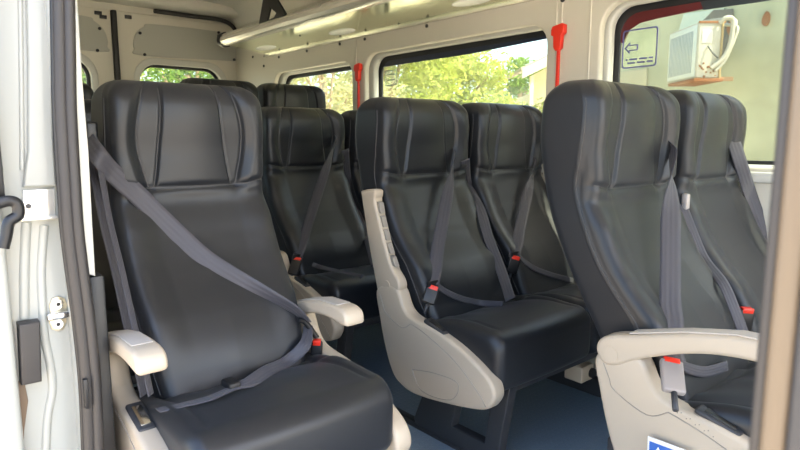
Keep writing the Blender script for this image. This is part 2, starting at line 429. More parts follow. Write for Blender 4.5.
def side_panel(root, x, sgn, arm, pd=(0, 0)):
    slot = True; x += pd[0]; PY = pd[1]
    """sgn = +1: the panel's outer face looks to -x, -1: to +x"""
    p = link('side_panel', PANEL_ME, PLAST, root); p.location.x = x; p.location.y = PY
    if not p.data.get('sm'): smooth_angle(p, 40); p.data['sm'] = 1
    o = -sgn*.0245
    for pts in ([(-.285, .398), (-.36, .378), (-.473, .332), (-.562, .268), (-.588, .238)], [(-.291, .255), (-.392, .273), (-.485, .271), (-.456, .213), (-.337, .200), (-.291, .255)], [(-.135, .46), (-.15, .43), (-.165, .405), (-.24, .376), (-.285, .398)]):
        tube('groove_line', [(x+o, a, b) for a, b in pts], .0011, PLAST_D, p, 6, 5).location.x = -x
    if slot and not (arm == 'A' and sgn < 0):                                          # belt release with its dark bezel on the upper edge
        d = Vector((0, -.425+.335, .385-.410)).normalized(); mid = Vector((x, -.375, .405))
        Mx = Matrix.Translation(mid-Vector((x, 0, 0))) @ Matrix.Rotation(math.atan2(.025, .09), 4, 'X')
        s = box('release_bezel', (-.017, -.045, -.006), (.017, .045, .006), DARK, p, .005, 3, Mx)
        box('release_button', (-.010, -.033, .004), (.010, .030, .0085), CHROME if arm == 'A' else BLACK, s, .002, 2, Mx)
    if arm == 'A' or arm == 'down':
        a = link('armrest', ARM_ME, PLAST, root); a.location.x = x+((-.008 if sgn > 0 else -.020) if arm == 'A' else -sgn*.004)
        if arm == 'A': a.scale = (1.05, .84 if sgn > 0 else .78, .84); a.location.y = -.028; a.location.z = .49*.16-(.0 if sgn > 0 else .016)
        if not a.data.get('sm'): smooth_angle(a, 45); a.data['sm'] = 1
        a.location.y += PY
        cyl('pivot_cap', (-sgn*.024, -.155, .487), (-sgn*.0285, -.155, .487), .017, PLAST, a, 28)
        pad = [(-.19, .5395), (-.306, .5715), (-.40, .5895), (-.495, .5925), (-.495, .5945), (-.40, .5925), (-.306, .5745), (-.19, .5425)]
        plate('armrest_pad', [[Vector(q) for q in pad]], -.019, .019, PAD, a, .0008, 'YZ')
    elif arm == 'up':
        a = link('armrest', ARM_UP_ME, PLAST, root); a.location.x = x-sgn*.002
        if not a.data.get('sm'): smooth_angle(a, 45); a.data['sm'] = 1
        a.location.y += PY
        cyl('pivot_cap', (-sgn*.017, -.165, .494), (-sgn*.0215, -.165, .494), .017, PLAST, a, 28)
        for q in range(5):                            # the hollow underside with its ribs
            t0, t1 = q/5+.015, (q+1)/5-.03
            A, B = Vector((-.190, .560)), Vector((-.108, .765))
            c0, c1 = A.lerp(B, t0), A.lerp(B, t1); n = Vector((B.y-A.y, A.x-B.x)).normalized()
            bowv = [(-.010*sin(pi*t)) for t in (t0, t1)]
            c0 = c0-n*(-.006+bowv[0]); c1 = c1-n*(-.006+bowv[1])
            pl = [c0-n*.006, c1-n*.006, c1+n*.014, c0+n*.014]
            o3 = plate('hollow', [[(v.x-.014, v.y-.004) for v in (c0, c1)]+[(c1.x+.004, c1.y), (c0.x+.004, c0.y)]], -.009, .009, PLAST_D, a, .0005, 'YZ')
    return p
PAD = mat('armrest_pad', (.50, .46, .41), .55)

def leg_frame(root, x):
    o = [(-.590, .262), (-.545, .0), (-.20, 0), (-.19, .03), (-.29, .262)]
    h = [(-.525, .215), (-.500, .065), (-.365, .065), (-.395, .215)]
    plate('leg', [o, h], x-.018, x+.018, DARK, root, .004, 'YZ')

def buckle(root, base, top, m=BLACK, red=True, w=.026):
    """belt buckle from its stalk to the red button"""
    base, top = Vector(base), Vector(top); d = (top-base); L = d.length; w = w*.8
    zz = d.normalized(); yy = Vector((.76, -.6, 0)); yy = (yy-zz*yy.dot(zz)).normalized(); xx = yy.cross(zz)
    M = Matrix(((xx.x, yy.x, zz.x, base.x), (xx.y, yy.y, zz.y, base.y), (xx.z, yy.z, zz.z, base.z), (0, 0, 0, 1)))
    b = box('belt_buckle', (-.008, -w, L*.25), (.008, w, L), m, root, .005, 3, M)
    if red: box('release_button', (-.0085, -w*.72, L-.010), (.0085, w*.72, L+.004), RED, b, .002, 2, M)
    bm = bmesh.new(); cyl_bm(bm, M @ Vector((0, 0, -.014)), M @ Vector((0, 0, L*.3)), .006, 10)
    link('buckle_stalk', bm, DARK, b)
    return b

GRP = 'charcoal double passenger seats with beige side panels'
def bench(xs, yref, label, group, arm=None, z=0, name='double_passenger_seat', panels='aisle', legs=True, pd=(0, 0)):
    xc = sum(xs)/len(xs)
    root = thing(name, label, 'vehicle seat', (xc, yref, z), 0, group)
    for x in xs:
        b = link('backrest', BACK_ME, None, root); b.location.x = x-xc
        c = link('seat_cushion', CUSH_ME, None, root); c.location.x = x-xc
    a, e = min(xs)-xc-.21, max(xs)-xc+.21
    box('seat_frame', (a+.01, -.56, .225), (e-.01, -.15, .262), DARK, root, .006)
    for x in xs: box('hinge_bracket', (x-xc-.15, -.20, .30), (x-xc+.15, -.165, .46), DARK, root, .01)
    if legs:
        leg_frame(root, min(xs)-xc-.14)
        if len(xs) > 1: leg_frame(root, max(xs)-xc+.08)
        else: leg_frame(root, xc-xc+.14)
    if panels in ('aisle', 'both'): side_panel(root, a-.033, 1, arm, pd)
    if panels in ('both',): side_panel(root, e+.033, -1, arm)
    if panels == 'right': side_panel(root, e+.033, -1, arm)
    return root
def loc(root, p): return Vector(p)-root.location
from mathutils.bvhtree import BVHTree
_T = {}
def _tree(me):
    if me.name not in _T: _T[me.name] = BVHTree.FromPolygons([v.co.copy() for v in me.vertices], [list(p.vertices) for p in me.polygons])
    return _T[me.name]
def on(px, py, x, y, off=.005, z=0, fallback=-.12):
    """the spot of the seat at (x, y) where that ray meets its backrest or cushion"""
    d = _F+(px-400)/FPX*_R+(225-py)/FPX*_U; d.normalize(); o = Vector((0, 0, EYE)); best = None
    for me in (BACK_ME, CUSH_ME):
        h = _tree(me).ray_cast(o-Vector((x, y, z)), d)
        if h[0] is not None and (best is None or h[3] < best[3]): best = h
    if best is None: return at(px, py, 'Y', y+fallback)
    n = best[1]
    if n.dot(d) > 0: n = -n
    return best[0]+Vector((x, y, z))+n*off
def wbelt(root, pts, w=.023, wdir=None, name='seat_belt'):
    """pts in world; width vectors optional per point"""
    P = [loc(root, p) for p in pts]
    wv = []
    for i, p in enumerate(P):
        if wdir: v = Vector(wdir[i] if len(wdir) == len(P) else wdir[0]).normalized()
        else:
            d = (P[min(i+1, len(P)-1)]-P[max(i-1, 0)]).normalized()
            v = d.cross(Vector((0, -1, .25))).normalized()
        wv.append(v*w)
    return ribbon(name, P, wv, BELT, root)
def guide(root, p, sgn=1):
    p = loc(root, p)
    b = box('belt_guide', (p.x-.013, p.y-.022, p.z-.030), (p.x+.013, p.y+.022, p.z+.030), BLACK, root, .006, 3)
    return b

# ------------------------------------------------------------------ the seats
Y1, Y2, Y3, Y4 = .838, 1.600, 2.375, 3.215
XA, XW = 1.427, 1.882
r1 = bench([XA, XW], Y1, 'nearest double seat at the right, beige armrest folded down over its aisle side', GRP, 'down', pd=(.014, -.028))
r2 = bench([XA, XW], Y2, 'middle double seat with its beige armrest folded up beside the backrest', GRP, 'up', pd=(.011, 0))
r3 = bench([XA, XW], Y3, 'third double seat back, half hidden behind the middle double seat', GRP, None, pd=(.011, -.03))
def run(a, b, n, f):
    return [f(a[0]+(b[0]-a[0])*k/(n-1), a[1]+(b[1]-a[1])*k/(n-1)) for k in range(n)]
def shoulder(root, x, y, sh, bk, n=9, w=.023, wy=None):
    """belt from the shoulder to its buckle, lying on the backrest"""
    pts = [on(px, py, x, y, .006) for px, py in [(sh[0]+(bk[0]-sh[0])*k/(n-1), sh[1]+(bk[1]-sh[1])*k/(n-1)) for k in range(n)]]
    # pull it taut: never behind the straight line between its ends
    a, b = pts[0], pts[-1]
    for k, p in enumerate(pts):
        l = a.lerp(b, k/(n-1)); t = k/(n-1)
        if p.y > l.y: q = at(sh[0]+(bk[0]-sh[0])*t, sh[1]+(bk[1]-sh[1])*t, 'Y', l.y); p[:] = q[:]
    g_ = pts[0]+Vector((.012, .045, .03))
    wbelt(root, [g_]+pts, w, [(.55, .8, .15), (.6, .72, .15), (.72, .45, .15), (.78, -.1, .15)]+[(.76, -.5, .15)]*(n-3))
    return pts
def full_set(root, x, y, sh, bk, lapend, bm_=BLACK):
    pts = shoulder(root, x, y, sh, bk); B = pts[-1]
    gg = pts[0]+Vector((.014, .040, .034)); guide(root, gg)
    buckle(root, loc(root, on(bk[0]-3, bk[1]+22, x, y, .016)), loc(root, B+Vector((0, -.006, -.003))), bm_)
    box('belt_tongue', tuple(loc(root, B)-Vector((.020, .006, .002))), tuple(loc(root, B)+Vector((.022, .001, .016))), BLACK, root, .003)
    lp = [B+Vector((.004, -.003, .004))]+[on(*q, x, y, .006) for q in lapend]
    wbelt(root, lp, .010, None, 'lap_belt')
def strand(root, pts, w=.020, v=(.85, .5, 0)): wbelt(root, pts, w, [v], 'lap_belt')
full_set(r2, XA, Y2, (455, 152), (431, 286), [(455, 297), (478, 303), (503, 306)])
full_set(r2, XW, Y2, (535, 160), (514, 256), [(532, 268), (550, 275), (572, 281)])
def on2(px, py, y, off=.010, fb=-.1):
    a, b = on(px, py, XA, y, off, 0, 9), on(px, py, XW, y, off, 0, 9)
    o = Vector((0, 0, EYE)); c = min((a, b), key=lambda p: (p-o).length)
    return c if c.y < y+1 else at(px, py, 'Y', y+fb)
strand(r2, [on2(*q, Y2, .012) for q in ((463, 160), (470, 185), (478, 212), (487, 240), (499, 272), (511, 303))], .019, (.8, -.3, .3))
strand(r3, [on2(*q, Y3, .012) for q in ((343, 150), (350, 180), (358, 210), (366, 240), (375, 268))], .019, (.8, -.3, .3))
strand(r2, [at(539, 160, 'Y', Y2-.05), at(553, 205, 'Y', Y2-.10), at(570, 262, 'Y', Y2-.24)], .016, (.9, .4, 0))
full_set(r3, XA, Y3, (336, 138), (297, 258), [(315, 266), (335, 272), (362, 278)])
# nearest row
pts = shoulder(r1, XA, Y1, (671, 148), (670, 350), 10, .0265); guide(r1, pts[0]+Vector((.014, .04, .034)))
B = on(671, 362, XA, Y1, .02); wbelt(r1, [pts[-1], B], .024, [(.76, -.5, .15)])
buckle(r1, loc(r1, at(675, 404, 'Y', Y1-.345)), loc(r1, at(671, 361, 'Y', Y1-.300)), mat('buckle_grey', (.30, .265, .245), .4), True, .028)
wbelt(r1, [B, on(700, 372, XA, Y1, .008), on(724, 366, XA, Y1, .008)], .012, None, 'lap_belt')
strand(r1, [on2(*q, Y1, .014) for q in ((682, 205), (693, 232), (706, 258), (718, 285), (729, 310), (738, 335))], .014, (.76, -.6, .2))
q = loc(r1, on(685, 203, XW, Y1, .012))
box('belt_clip', (q.x-.010, q.y-.008, q.z-.022), (q.x+.010, q.y+.010, q.z+.022), WHITE, r1, .005, 3)
row_pts = [at(a, b_, 'Y', Y1+c) for a, b_, c in ((733, 140, -.075), (739, 158, -.10), (748, 187, -.115), (757, 213, -.14), (767, 240, -.17), (800, 320, -.26))]
wbelt(r1, row_pts, .022, [(.76, -.6, .1)])
bk = on(744, 308, XW, Y1, .03, 0, -.29)
buckle(r1, loc(r1, bk+Vector((.0, .01, -.09))), loc(r1, bk), BLACK)
# middle row odds and ends: tilt motor box hanging under the window seat
mb = at(579, 370, 'Y', Y2-.50)
q = loc(r2, mb)
b = box('adjuster_box', (q.x-.036, q.y-.035, q.z-.030), (q.x+.036, q.y+.035, q.z+.026), PLAST, r2, .005, 3)
cyl('adjuster_knob', (q.x+.020, q.y-.034, q.z-.004), (q.x+.020, q.y-.046, q.z-.004), .017, BLACK, b, 24)
for s in (-1, 1): 
    box('adjuster_bracket', (q.x-.004+s*.016, q.y-.01, q.z+.02), (q.x+.004+s*.016, q.y+.02, .23), PLAST, b, .002)
# window-side armrest stubs seen at the wall
for rr, yy in ((r2, Y2),):
    q = loc(rr, at(569, 268, 'X', 2.112))
    box('wall_side_bracket', (q.x-.012, q.y-.03, q.z-.03), (q.x+.010, q.y+.03, q.z+.02), WHITE, rr, .006, 3)

# safety notice on the nearest side panel
px0 = XA-.21-.033-.025-.0015
def onp(x, y): p = at(x, y, 'X', px0); return (p.y-Y1, p.z)
tl = onp(648, 436); tr = onp(683, 449)
dv = Vector((tr[0]-tl[0], tr[1]-tl[1])).normalized(); dn = Vector((-dv.y, dv.x)); 
if dn.y > 0: dn = -dn
o0 = Vector(tl)
BLUE = mat('blue_notice', (.02, .12, .45), .4)
W_ = mat('notice_white', (.8, .8, .78), .4)
def quad(a, b, c, d): return [o0+dv*a+dn*b, o0+dv*c+dn*b, o0+dv*c+dn*d, o0+dv*a+dn*d]
xl = px0-(XA+XW)/2
st = plate('safety_notice', [[tuple(v) for v in quad(0, 0, .085, .095)]], xl-.0006, xl+.0012, W_, r1, .0002, 'YZ')
plate('notice_panel', [[tuple(v) for v in quad(.004, .009, .080, .091)]], xl-.0010, xl+.0002, BLUE, st, .0001, 'YZ')
tri = [o0+dv*.013+dn*.033, o0+dv*.033+dn*.033, o0+dv*.023+dn*.015]
plate('warning_triangle', [[tuple(v) for v in tri]], xl-.0014, xl, W_, st, .0001, 'YZ')
tri2 = [o0+dv*.022+dn*.030, o0+dv*.024+dn*.030, o0+dv*.0245+dn*.021, o0+dv*.0215+dn*.021]
plate('warning_mark', [[tuple(v) for v in tri2]], xl-.0017, xl, BLUE, st, .0001, 'YZ')
for k in range(5):
    plate('notice_line', [[tuple(v) for v in quad(.038, .018+k*.005, .070-(k % 2)*.01, .0195+k*.005)]], xl-.0014, xl, W_, st, .0001, 'YZ')
# small dimples below the release slot
bm = bmesh.new()
for i in range(5):
    for j in range(2):
        c = Vector((xl+.0012, 0, 0)); pp = onp(672+i*9+j*5, 407+i*6+j*6)
        cyl_bm(bm, (xl+.0005, pp[0]+.0, pp[1]), (xl+.0022, pp[0], pp[1]), .0012, 8)
link('dimple_pattern', bm, PLAST_D, r1)

# single seat by the door
ya = 1.565; xa = .585
sa = bench([xa], ya, 'single seat next to the door pillar with its belt buckled across', 'charcoal single passenger seats', 'A', 0, 'single_passenger_seat', 'both')
for ch in sa.children:
    if ch.name.startswith('backrest'): ch.scale.x = .955; ch.location.x = .006
# belt from left shoulder to the inboard buckle
sh = at(92, 150, 'Y', ya-.045)
f = lambda x, y, yy: at(x, y, 'Y', ya+yy)
guide(sa, f(90, 135, -.03))
O = lambda px, py, off=.006: on(px, py, xa, ya, off)
diag = [f(86, 139, -.04), f(98, 155, -.115)]+[O(*p, .007) for p in ((114, 173), (136, 195), (158, 217), (180, 238), (203, 259), (225, 274), (247, 287))]+[O(268, 298, .012), O(290, 311, .02), f(306, 322, -.285)]
wd = [(.55, .2, .8)]*3+[(.6, 0, .75)]*4+[(.5, -.15, .8), (.4, -.3, .8), (.25, -.7, .6), (.15, -.9, .35), (.1, -1, .2)]
wbelt(sa, diag, .0235, wd)
LP = [f(308, 326, -.285), O(298, 345, .03), O(284, 362, .018), O(268, 376, .012), O(250, 387, .010), O(233, 393, .010), O(210, 402, .008), O(185, 408, .008), O(160, 412, .006)]
wbelt(sa, LP, .0155, [(.3, -.9, .2), (.5, -.6, -.4), (.5, -.5, -.5), (.5, -.5, -.5), (.3, -.7, -.3), (.1, -.9, .1), (0, -1, .1), (0, -1, .1), (0, -1, .1)], 'lap_belt')
ad = loc(sa, O(232, 391, .014))
box('belt_adjuster', (ad.x-.013, ad.y-.022, ad.z-.007), (ad.x+.013, ad.y+.022, ad.z+.009), BLACK, sa, .004, 3)
tg = loc(sa, f(305, 322, -.29)); tg2 = loc(sa, f(317, 338, -.30))
tube('belt_tongue', [tg+Vector((-.02, 0, .008)), tg, tg2], .007, BLACK, sa, 10, 4)
buckle(sa, loc(sa, f(315, 380, -.30)), loc(sa, f(317, 341, -.31)), BLACK, True, .018)
for dx, w_, xx in ((0, .017, .374), (6, .010, .366)):
    wbelt(sa, [at(px_+dx, py_, 'X', xx) for px_, py_ in ((91, 148), (100, 200), (106, 230), (116, 270), (127, 320), (136, 355), (145, 395))], w_, [(.75, .65, 0)], 'lap_belt')

sb = bench([xa], Y3, 'single seat behind the one by the door pillar, mostly hidden', 'charcoal single passenger seats', None, 0, 'single_passenger_seat', 'none')
guide(sb, at(84, 128, 'Y', Y3-.05))
# raised back row of four single seats

bench([1.435, 1.885], Y4, 'raised double seat at the very back, only its head rests showing', GRP, None, .185, panels='none')
bench([xa], Y4, 'rearmost single seat, a sliver beside the door pillar', 'charcoal single passenger seats', None, .13, 'single_passenger_seat', 'none')

# ------------------------------------------------------------------ the vehicle shell
XR = 2.14      # far wall
def hole(y0, y1, z0, z1, r): return rrect(y0, y1, z0, z1, r)
wl = plate('wall_left', [[(-1.4, -.02), (4.46, -.02), (4.46, 1.92), (-1.4, 1.92)], hole(-.35, 1.29, .865, 1.455, .09), hole(1.535, 2.76, .865, 1.425, .09), hole(2.885, 3.80, .865, 1.405, .09)], XR-.035, XR, LINER, None, .010, 'YZ')
struct(wl)
ws = plate('trim_1', [[(-1.4, .0), (4.46, .0), (4.46, 1.9), (-1.4, 1.9)], hole(-.32, 1.275, .870, 1.445, .08), hole(1.50, 2.735, .870, 1.41, .08), hole(2.86, 3.78, .870, 1.39, .08)], XR+.01, XR+.05, INNER, None, .012, 'YZ'); struct(ws)
FRAME = mat('window_rubber', (.012, .013, .016), .35)
wins = [(-.32, 1.275, .870, 1.445), (1.50, 2.735, .870, 1.41), (2.86, 3.78, .870, 1.39)]
WN = []
for i, (a, b_, c, d) in enumerate(wins):
    fr = plate('window_%d' % (i+1), [rrect(a-.02, b_+.02, c-.02, d+.02, .09), rrect(a+.015, b_-.018, c+.012, d-.022, .075)], XR+.052, XR+.066, FRAME, None, .003, 'YZ'); struct(fr)
    plate('pane', [rrect(a+.01, b_-.01, c, d-.01, .08)], XR+.056, XR+.060, GLASS, fr, .0005, 'YZ'); WN.append(fr)
# red and dark printed band along the top of the first window
BAND = mat('red_band_film', (.10, .010, .014), .3); BAND2 = mat('dark_band_film', (.03, .04, .05), .3)
def band(fr, pts, m, x=XR+.0545):
    plate('tint_band', [[(p.y, p.z) for p in pts]], x-.0008, x+.0008, m, fr, .0002, 'YZ')
X = XR+.0545
band(WN[0], [at(a, b_, 'X', X) for a, b_ in ((621, 16), (632, 10), (700, 1), (704, 9), (660, 18), (640, 23), (630, 30), (624, 44), (620, 42))], BAND)
band(WN[0], [at(a, b_, 'X', X) for a, b_ in ((700, 0), (760, -8), (800, -14), (800, -4), (760, 2), (703, 10))], BAND2)
band(WN[1], [at(a, b_, 'X', X) for a, b_ in ((383, 57), (546, 30), (550, 38), (470, 54), (384, 67))], mat('blue_black_band', (.012, .02, .05), .3))
# sun-lit pillars and ribs on the far wall
for i, y in enumerate((1.49, 1.465, 1.335, 2.84)):
    struct(tube('trim_%d' % (2+i), [(XR-.036, y, .1), (XR-.036, y, 1.9)], .004, LINER, None, 8))
for y0, y1, zz in ((-1.4, 4.4, .845),):
    struct(box('trim_6', (XR-.05, y0, zz-.03), (XR-.01, y1, zz+.005), INNER, None, .008))
bm = bmesh.new()
for (x, y) in ((253, 57), (279, 57), (307, 51), (340, 44), (365, 39), (427, 26), (563, 0), (264, 66)):
    p = at(x, y, 'X', XR-.036); cyl_bm(bm, p, p+Vector((-.005, 0, 0)), .009, 12)
link('screw_cap', bm, BLACK, wl)

struct(box('floor', (.27, -1.4, -.03), (XR, 4.45, 0), FLOOR, None, 0))
struct(box('floor_riser', (.29, 2.72, .0), (XR-.04, 4.40, .185), FLOOR, None, .004)); bpy.data.objects['floor_riser'].name = 'trim_7'
for i, x in enumerate((.44, .73, 1.285, 2.0)):
    r = box('floor_rail', (x-.022, -1.2, .0005), (x+.022, 2.71, .011), DARK, None, .002)
    tag(r, ['floor rail under the single seats, nearer the door wall', 'floor rail under the single seats, on the aisle side', 'dark floor rail along the aisle edge of the double seats', 'dark floor rail beneath the window seats'][i], 'floor rail', 'dark seat rails set lengthways in the floor')
    box('rail_slot', (x-.007, -1.19, .0105), (x+.007, 2.70, .0125), BLACK, r, .0005)

# roof: flat lining with curved shoulder to both walls
bm = bmesh.new()
sec = [(.25, 1.72), (.28, 1.80), (.36, 1.87), (.5, 1.905), (1.2, 1.925), (1.9, 1.905), (2.04, 1.87), (2.10, 1.80), (2.125, 1.72)]
sec2 = [(x, z+.05) for x, z in sec][::-1]; sec2[0] = (2.19, 1.72); sec2[-1] = (.22, 1.72)
prof = cr(sec, 4, False)+cr(sec2, 4, False)
ra = [bm.verts.new((p[0], -1.4, p[1])) for p in [Vector(q) for q in prof]]; rb = [bm.verts.new((p[0], 4.46, p[1])) for p in [Vector(q) for q in prof]]
n = len(ra)
for k in range(n): bm.faces.new((ra[k], ra[(k+1) % n], rb[(k+1) % n], rb[k]))
bm.faces.new(ra[::-1]); bm.faces.new(rb); bmesh.ops.recalc_face_normals(bm, faces=bm.faces)
o = link('ceiling', bm, HEAD); smooth_angle(o, 50); struct(o)
# cross member over the rear doors and a side cove
struct(box('wall_rear', (.28, 4.385, 1.79), (2.13, 4.45, 1.90), LINER, None, .004))
struct(box('trim_8', (.30, 4.20, 1.845), (2.10, 4.45, 1.93), HEAD, None, .03, 4))
struct(box('trim_9', (.30, 3.3, 1.86), (2.10, 3.42, 1.93), HEAD, None, .015, 3))

# rear doors
YR = 4.40
def P(x, y): q = at(x, y, 'Y', YR-.03); return (q.x, q.z)
z4 = lambda a, b: (60+a/4, b/4)
insR = [P(*z4(*p)) for p in [(293, 165), (305, 130), (335, 107), (372, 97), (640, 128), (690, 150), (722, 175), (722, 225), (705, 243), (660, 243), (325, 222), (297, 195)]]
insL = [(2*1.28-a, b) for a, b in insR]
def door(name, x0, x1, wx0, wx1, ins):
    d = plate(name, [[(x0, .0), (x1, .0), (x1, 1.80), (x0, 1.80)], rrect(wx0, wx1, .95, 1.475, .12, 8)], YR-.03, YR+.02, LINER, None, .006, 'XZ')
    struct(d)
    plate('window_surround', [rrect(wx0-.035, wx1+.035, .90, 1.515, .15, 8), rrect(wx0+.005, wx1-.005, .955, 1.47, .12, 8)], YR-.042, YR-.025, INNER, d, .006, 'XZ')
    fr = plate('window_frame', [rrect(wx0-.01, wx1+.01, .94, 1.485, .12, 8), rrect(wx0+.022, wx1-.022, .97, 1.455, .10, 8)], YR+.022, YR+.035, FRAME, d, .002, 'XZ')
    plate('pane', [rrect(wx0, wx1, .95, 1.475, .11, 8)], YR+.026, YR+.030, GLASS, fr, .0005, 'XZ')
    plate('inset_board', [cr(ins, 4)], YR-.036, YR-.028, INSET, d, .002, 'XZ')
    bm = bmesh.new()
    for i in (1, 4, 6, 8, 10) if ins is insR else (1, 10, 8):
        q = Vector(ins[i]); c = sum((Vector(v) for v in ins), Vector((0, 0)))/len(ins); q = q.lerp(c, .06)
        cyl_bm(bm, (q.x, YR-.036, q.y), (q.x, YR-.044, q.y), .010, 12)
    link('screw_cap', bm, BLACK, d)
    return d
door('door_1', 1.262, 2.11, 1.385, 1.99, insR)
door('door_2', .30, 1.228, .49, 1.09, insL)
struct(box('trim_10', (1.228, YR-.055, .19), (1.262, YR+.02, 1.80), BLACK, None, .008, 3))
# black seal round the rear aperture
pth = [at(154, 11, 'Y', YR-.05), at(190, 16, 'Y', YR-.05), at(220, 20, 'Y', YR-.05), at(233, 27, 'Y', YR-.05), at(239, 42, 'Y', YR-.05), Vector((2.125, YR-.05, 1.5)), Vector((2.125, YR-.05, .4))]
struct(tube('trim_11', pth, .015, RUBBER, None, 10, 6))
bm = bmesh.new()
for (x, y) in ((98, 13), (128, 17), (103, 17)):
    p = at(x, y, 'Y', YR-.032); add_box(bm, (p.x-.022, p.y-.008, p.z-.012), (p.x+.022, p.y+.002, p.z+.012), .002)
link('latch_striker', bm, BLACK, bpy.data.objects['door_1'])

# door-side wall (behind the open doorway) with its window, and the piece ahead of the doorway
nw = plate('wall_right', [[(1.31, -.3), (4.46, -.3), (4.46, 1.92), (1.31, 1.92)], rrect(2.75, 3.95, .87, 1.42, .08)], .205, .245, PAINT, None, .006, 'YZ'); struct(nw)
ni = plate('wall_right_lining', [[(1.30, 0.0), (4.44, 0.0), (4.44, 1.9), (1.30, 1.9)], rrect(2.73, 3.97, .86, 1.43, .08)], .265, .285, LINER, None, .006, 'YZ'); struct(ni); ni.name = 'trim_12'
fr = plate('window_4', [rrect(2.74, 3.96, .86, 1.43, .08), rrect(2.79, 3.91, .89, 1.39, .07)], .21, .222, FRAME, None, .002, 'YZ'); struct(fr)
plate('pane', [rrect(2.76, 3.94, .87, 1.42, .08)], .214, .218, GLASS, fr, .0005, 'YZ')
struct(box('trim_13', (.274, 1.215, .0), (.300, 2.60, .695), BLACK, None, .004))
# C pillar: painted jamb with soft press lines, rubber seal and white trim
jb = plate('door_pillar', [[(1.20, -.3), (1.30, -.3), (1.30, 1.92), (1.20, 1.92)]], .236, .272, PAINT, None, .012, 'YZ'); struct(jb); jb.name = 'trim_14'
sl = [at(a, b_, 'Y', 1.19) for a, b_ in ((62, -60), (63, 0), (64, 60), (65, 110), (69, 180), (72, 225), (78, 275), (84, 320), (90, 380), (93, 450), (95, 520))]
struct(tube('trim_15', [p+Vector((-.006, 0, 0)) for p in sl], .0125, RUBBER, None, 14, 5))
struct(tube('trim_16', [p+Vector((.008, -.008, 0)) for p in sl], .0095, RUBBER, None, 12, 5))
struct(tube('trim_17', [p+Vector((-.0175, -.002, 0)) for p in sl], .0035, BLACK, None, 8, 5))
wt = [at(a, b_, 'Y', 1.21) for a, b_ in ((66, -60), (70, 0), (70, 80), (73, 150), (80, 225), (83, 273), (95, 276), (92, 225), (88, 150), (82, 80), (77, 0), (74, -60))]
struct(plate('trim_18', [[(p.x, p.z) for p in wt]], 1.205, 1.26, INNER, None, .003, 'XZ'))
# the jamb's broad face looks forward, with its pressings and fittings
YJ = 1.232
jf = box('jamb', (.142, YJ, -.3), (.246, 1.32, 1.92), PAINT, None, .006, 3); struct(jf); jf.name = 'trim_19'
def J(px, yy=YJ): return [(p.x, p.z) for p in (at(a, b_, 'Y', yy) for a, b_ in px)]
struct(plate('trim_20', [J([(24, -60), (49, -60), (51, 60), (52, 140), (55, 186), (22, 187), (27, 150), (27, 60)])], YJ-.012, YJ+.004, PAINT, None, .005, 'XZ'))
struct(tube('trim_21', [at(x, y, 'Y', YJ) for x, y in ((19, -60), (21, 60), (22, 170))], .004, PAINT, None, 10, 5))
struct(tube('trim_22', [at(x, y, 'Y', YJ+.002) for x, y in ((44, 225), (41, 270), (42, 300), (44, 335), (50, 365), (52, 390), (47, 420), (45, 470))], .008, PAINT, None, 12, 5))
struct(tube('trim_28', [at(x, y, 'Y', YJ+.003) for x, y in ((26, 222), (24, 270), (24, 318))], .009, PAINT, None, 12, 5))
def jplate(name, px, label, cat, m, th=.004, bev=.0015, y=YJ, sm=0):
    o = plate(name, [J(px, y)], y-th, y+.001, m, None, bev, 'XZ', sm)
    return tag(o, label, cat)
o = jplate('door_striker', [(58, 296), (64, 298), (67, 305), (66, 312), (66, 322), (63, 329), (58, 331), (52, 329), (49, 322), (50, 312), (49, 305), (52, 298)], 'zinc door striker with two bolts on the painted pillar', 'striker', ZINC, .004, .001)
for (x, y) in ((58, 304), (58, 324)):
    p = at(x, y, 'Y', YJ-.003)
    bo = cyl('bolt', p, p+Vector((0, -.003, 0)), .0085, CHROME, o, 20); cyl('bolt_socket', p+Vector((0, -.0025, 0)), p+Vector((0, -.0036, 0)), .0038, BLACK, bo, 6)
p = at(58, 314, 'Y', YJ-.004)
box('striker_bar', (p.x-.020, p.y-.016, p.z-.007), (p.x+.020, p.y, p.z+.006), CHROME, o, .003, 3)
o = jplate('roller_bracket', [(22, 190), (54, 188), (55, 216), (22, 219)], 'bright metal roller bracket with a bolt, across the upper pillar', 'bracket', ALU, .006, .002)
p = at(28, 206, 'Y', YJ-.006)
bo = cyl('bolt', p, p+Vector((0, -.005, 0)), .0095, CHROME, o, 24); cyl('bolt_socket', p+Vector((0, -.0045, 0)), p+Vector((0, -.0058, 0)), .005, DARK, bo, 6)
p = at(38, 217, 'Y', YJ); box('bracket_lip', (p.x-.030, p.y-.020, p.z-.004), (p.x+.030, p.y+.002, p.z+.002), ALU, o, .002)
o = jplate('bump_stop', [(16, 321), (37, 318), (39, 377), (19, 381)], 'black rubber bump stop block at the lower left of the pillar', 'bump stop', RUBBER, .030, .004)
struct(plate('trim_29', [J([(10, 382), (24, 380), (28, 400), (24, 430), (22, 480), (12, 480)])], YJ-.003, YJ+.002, mat('brown_painted_shadow', (.16, .11, .07), .7), None, .001, 'XZ'))  # thin plate whose brown colour paints the shadow below the bump stop
o = box('contact_plate', (.241, 1.170, at(76, 408, 'Y', 1.19).z), (.249, 1.182, at(76, 378, 'Y', 1.19).z), BLACK, jb, .002)
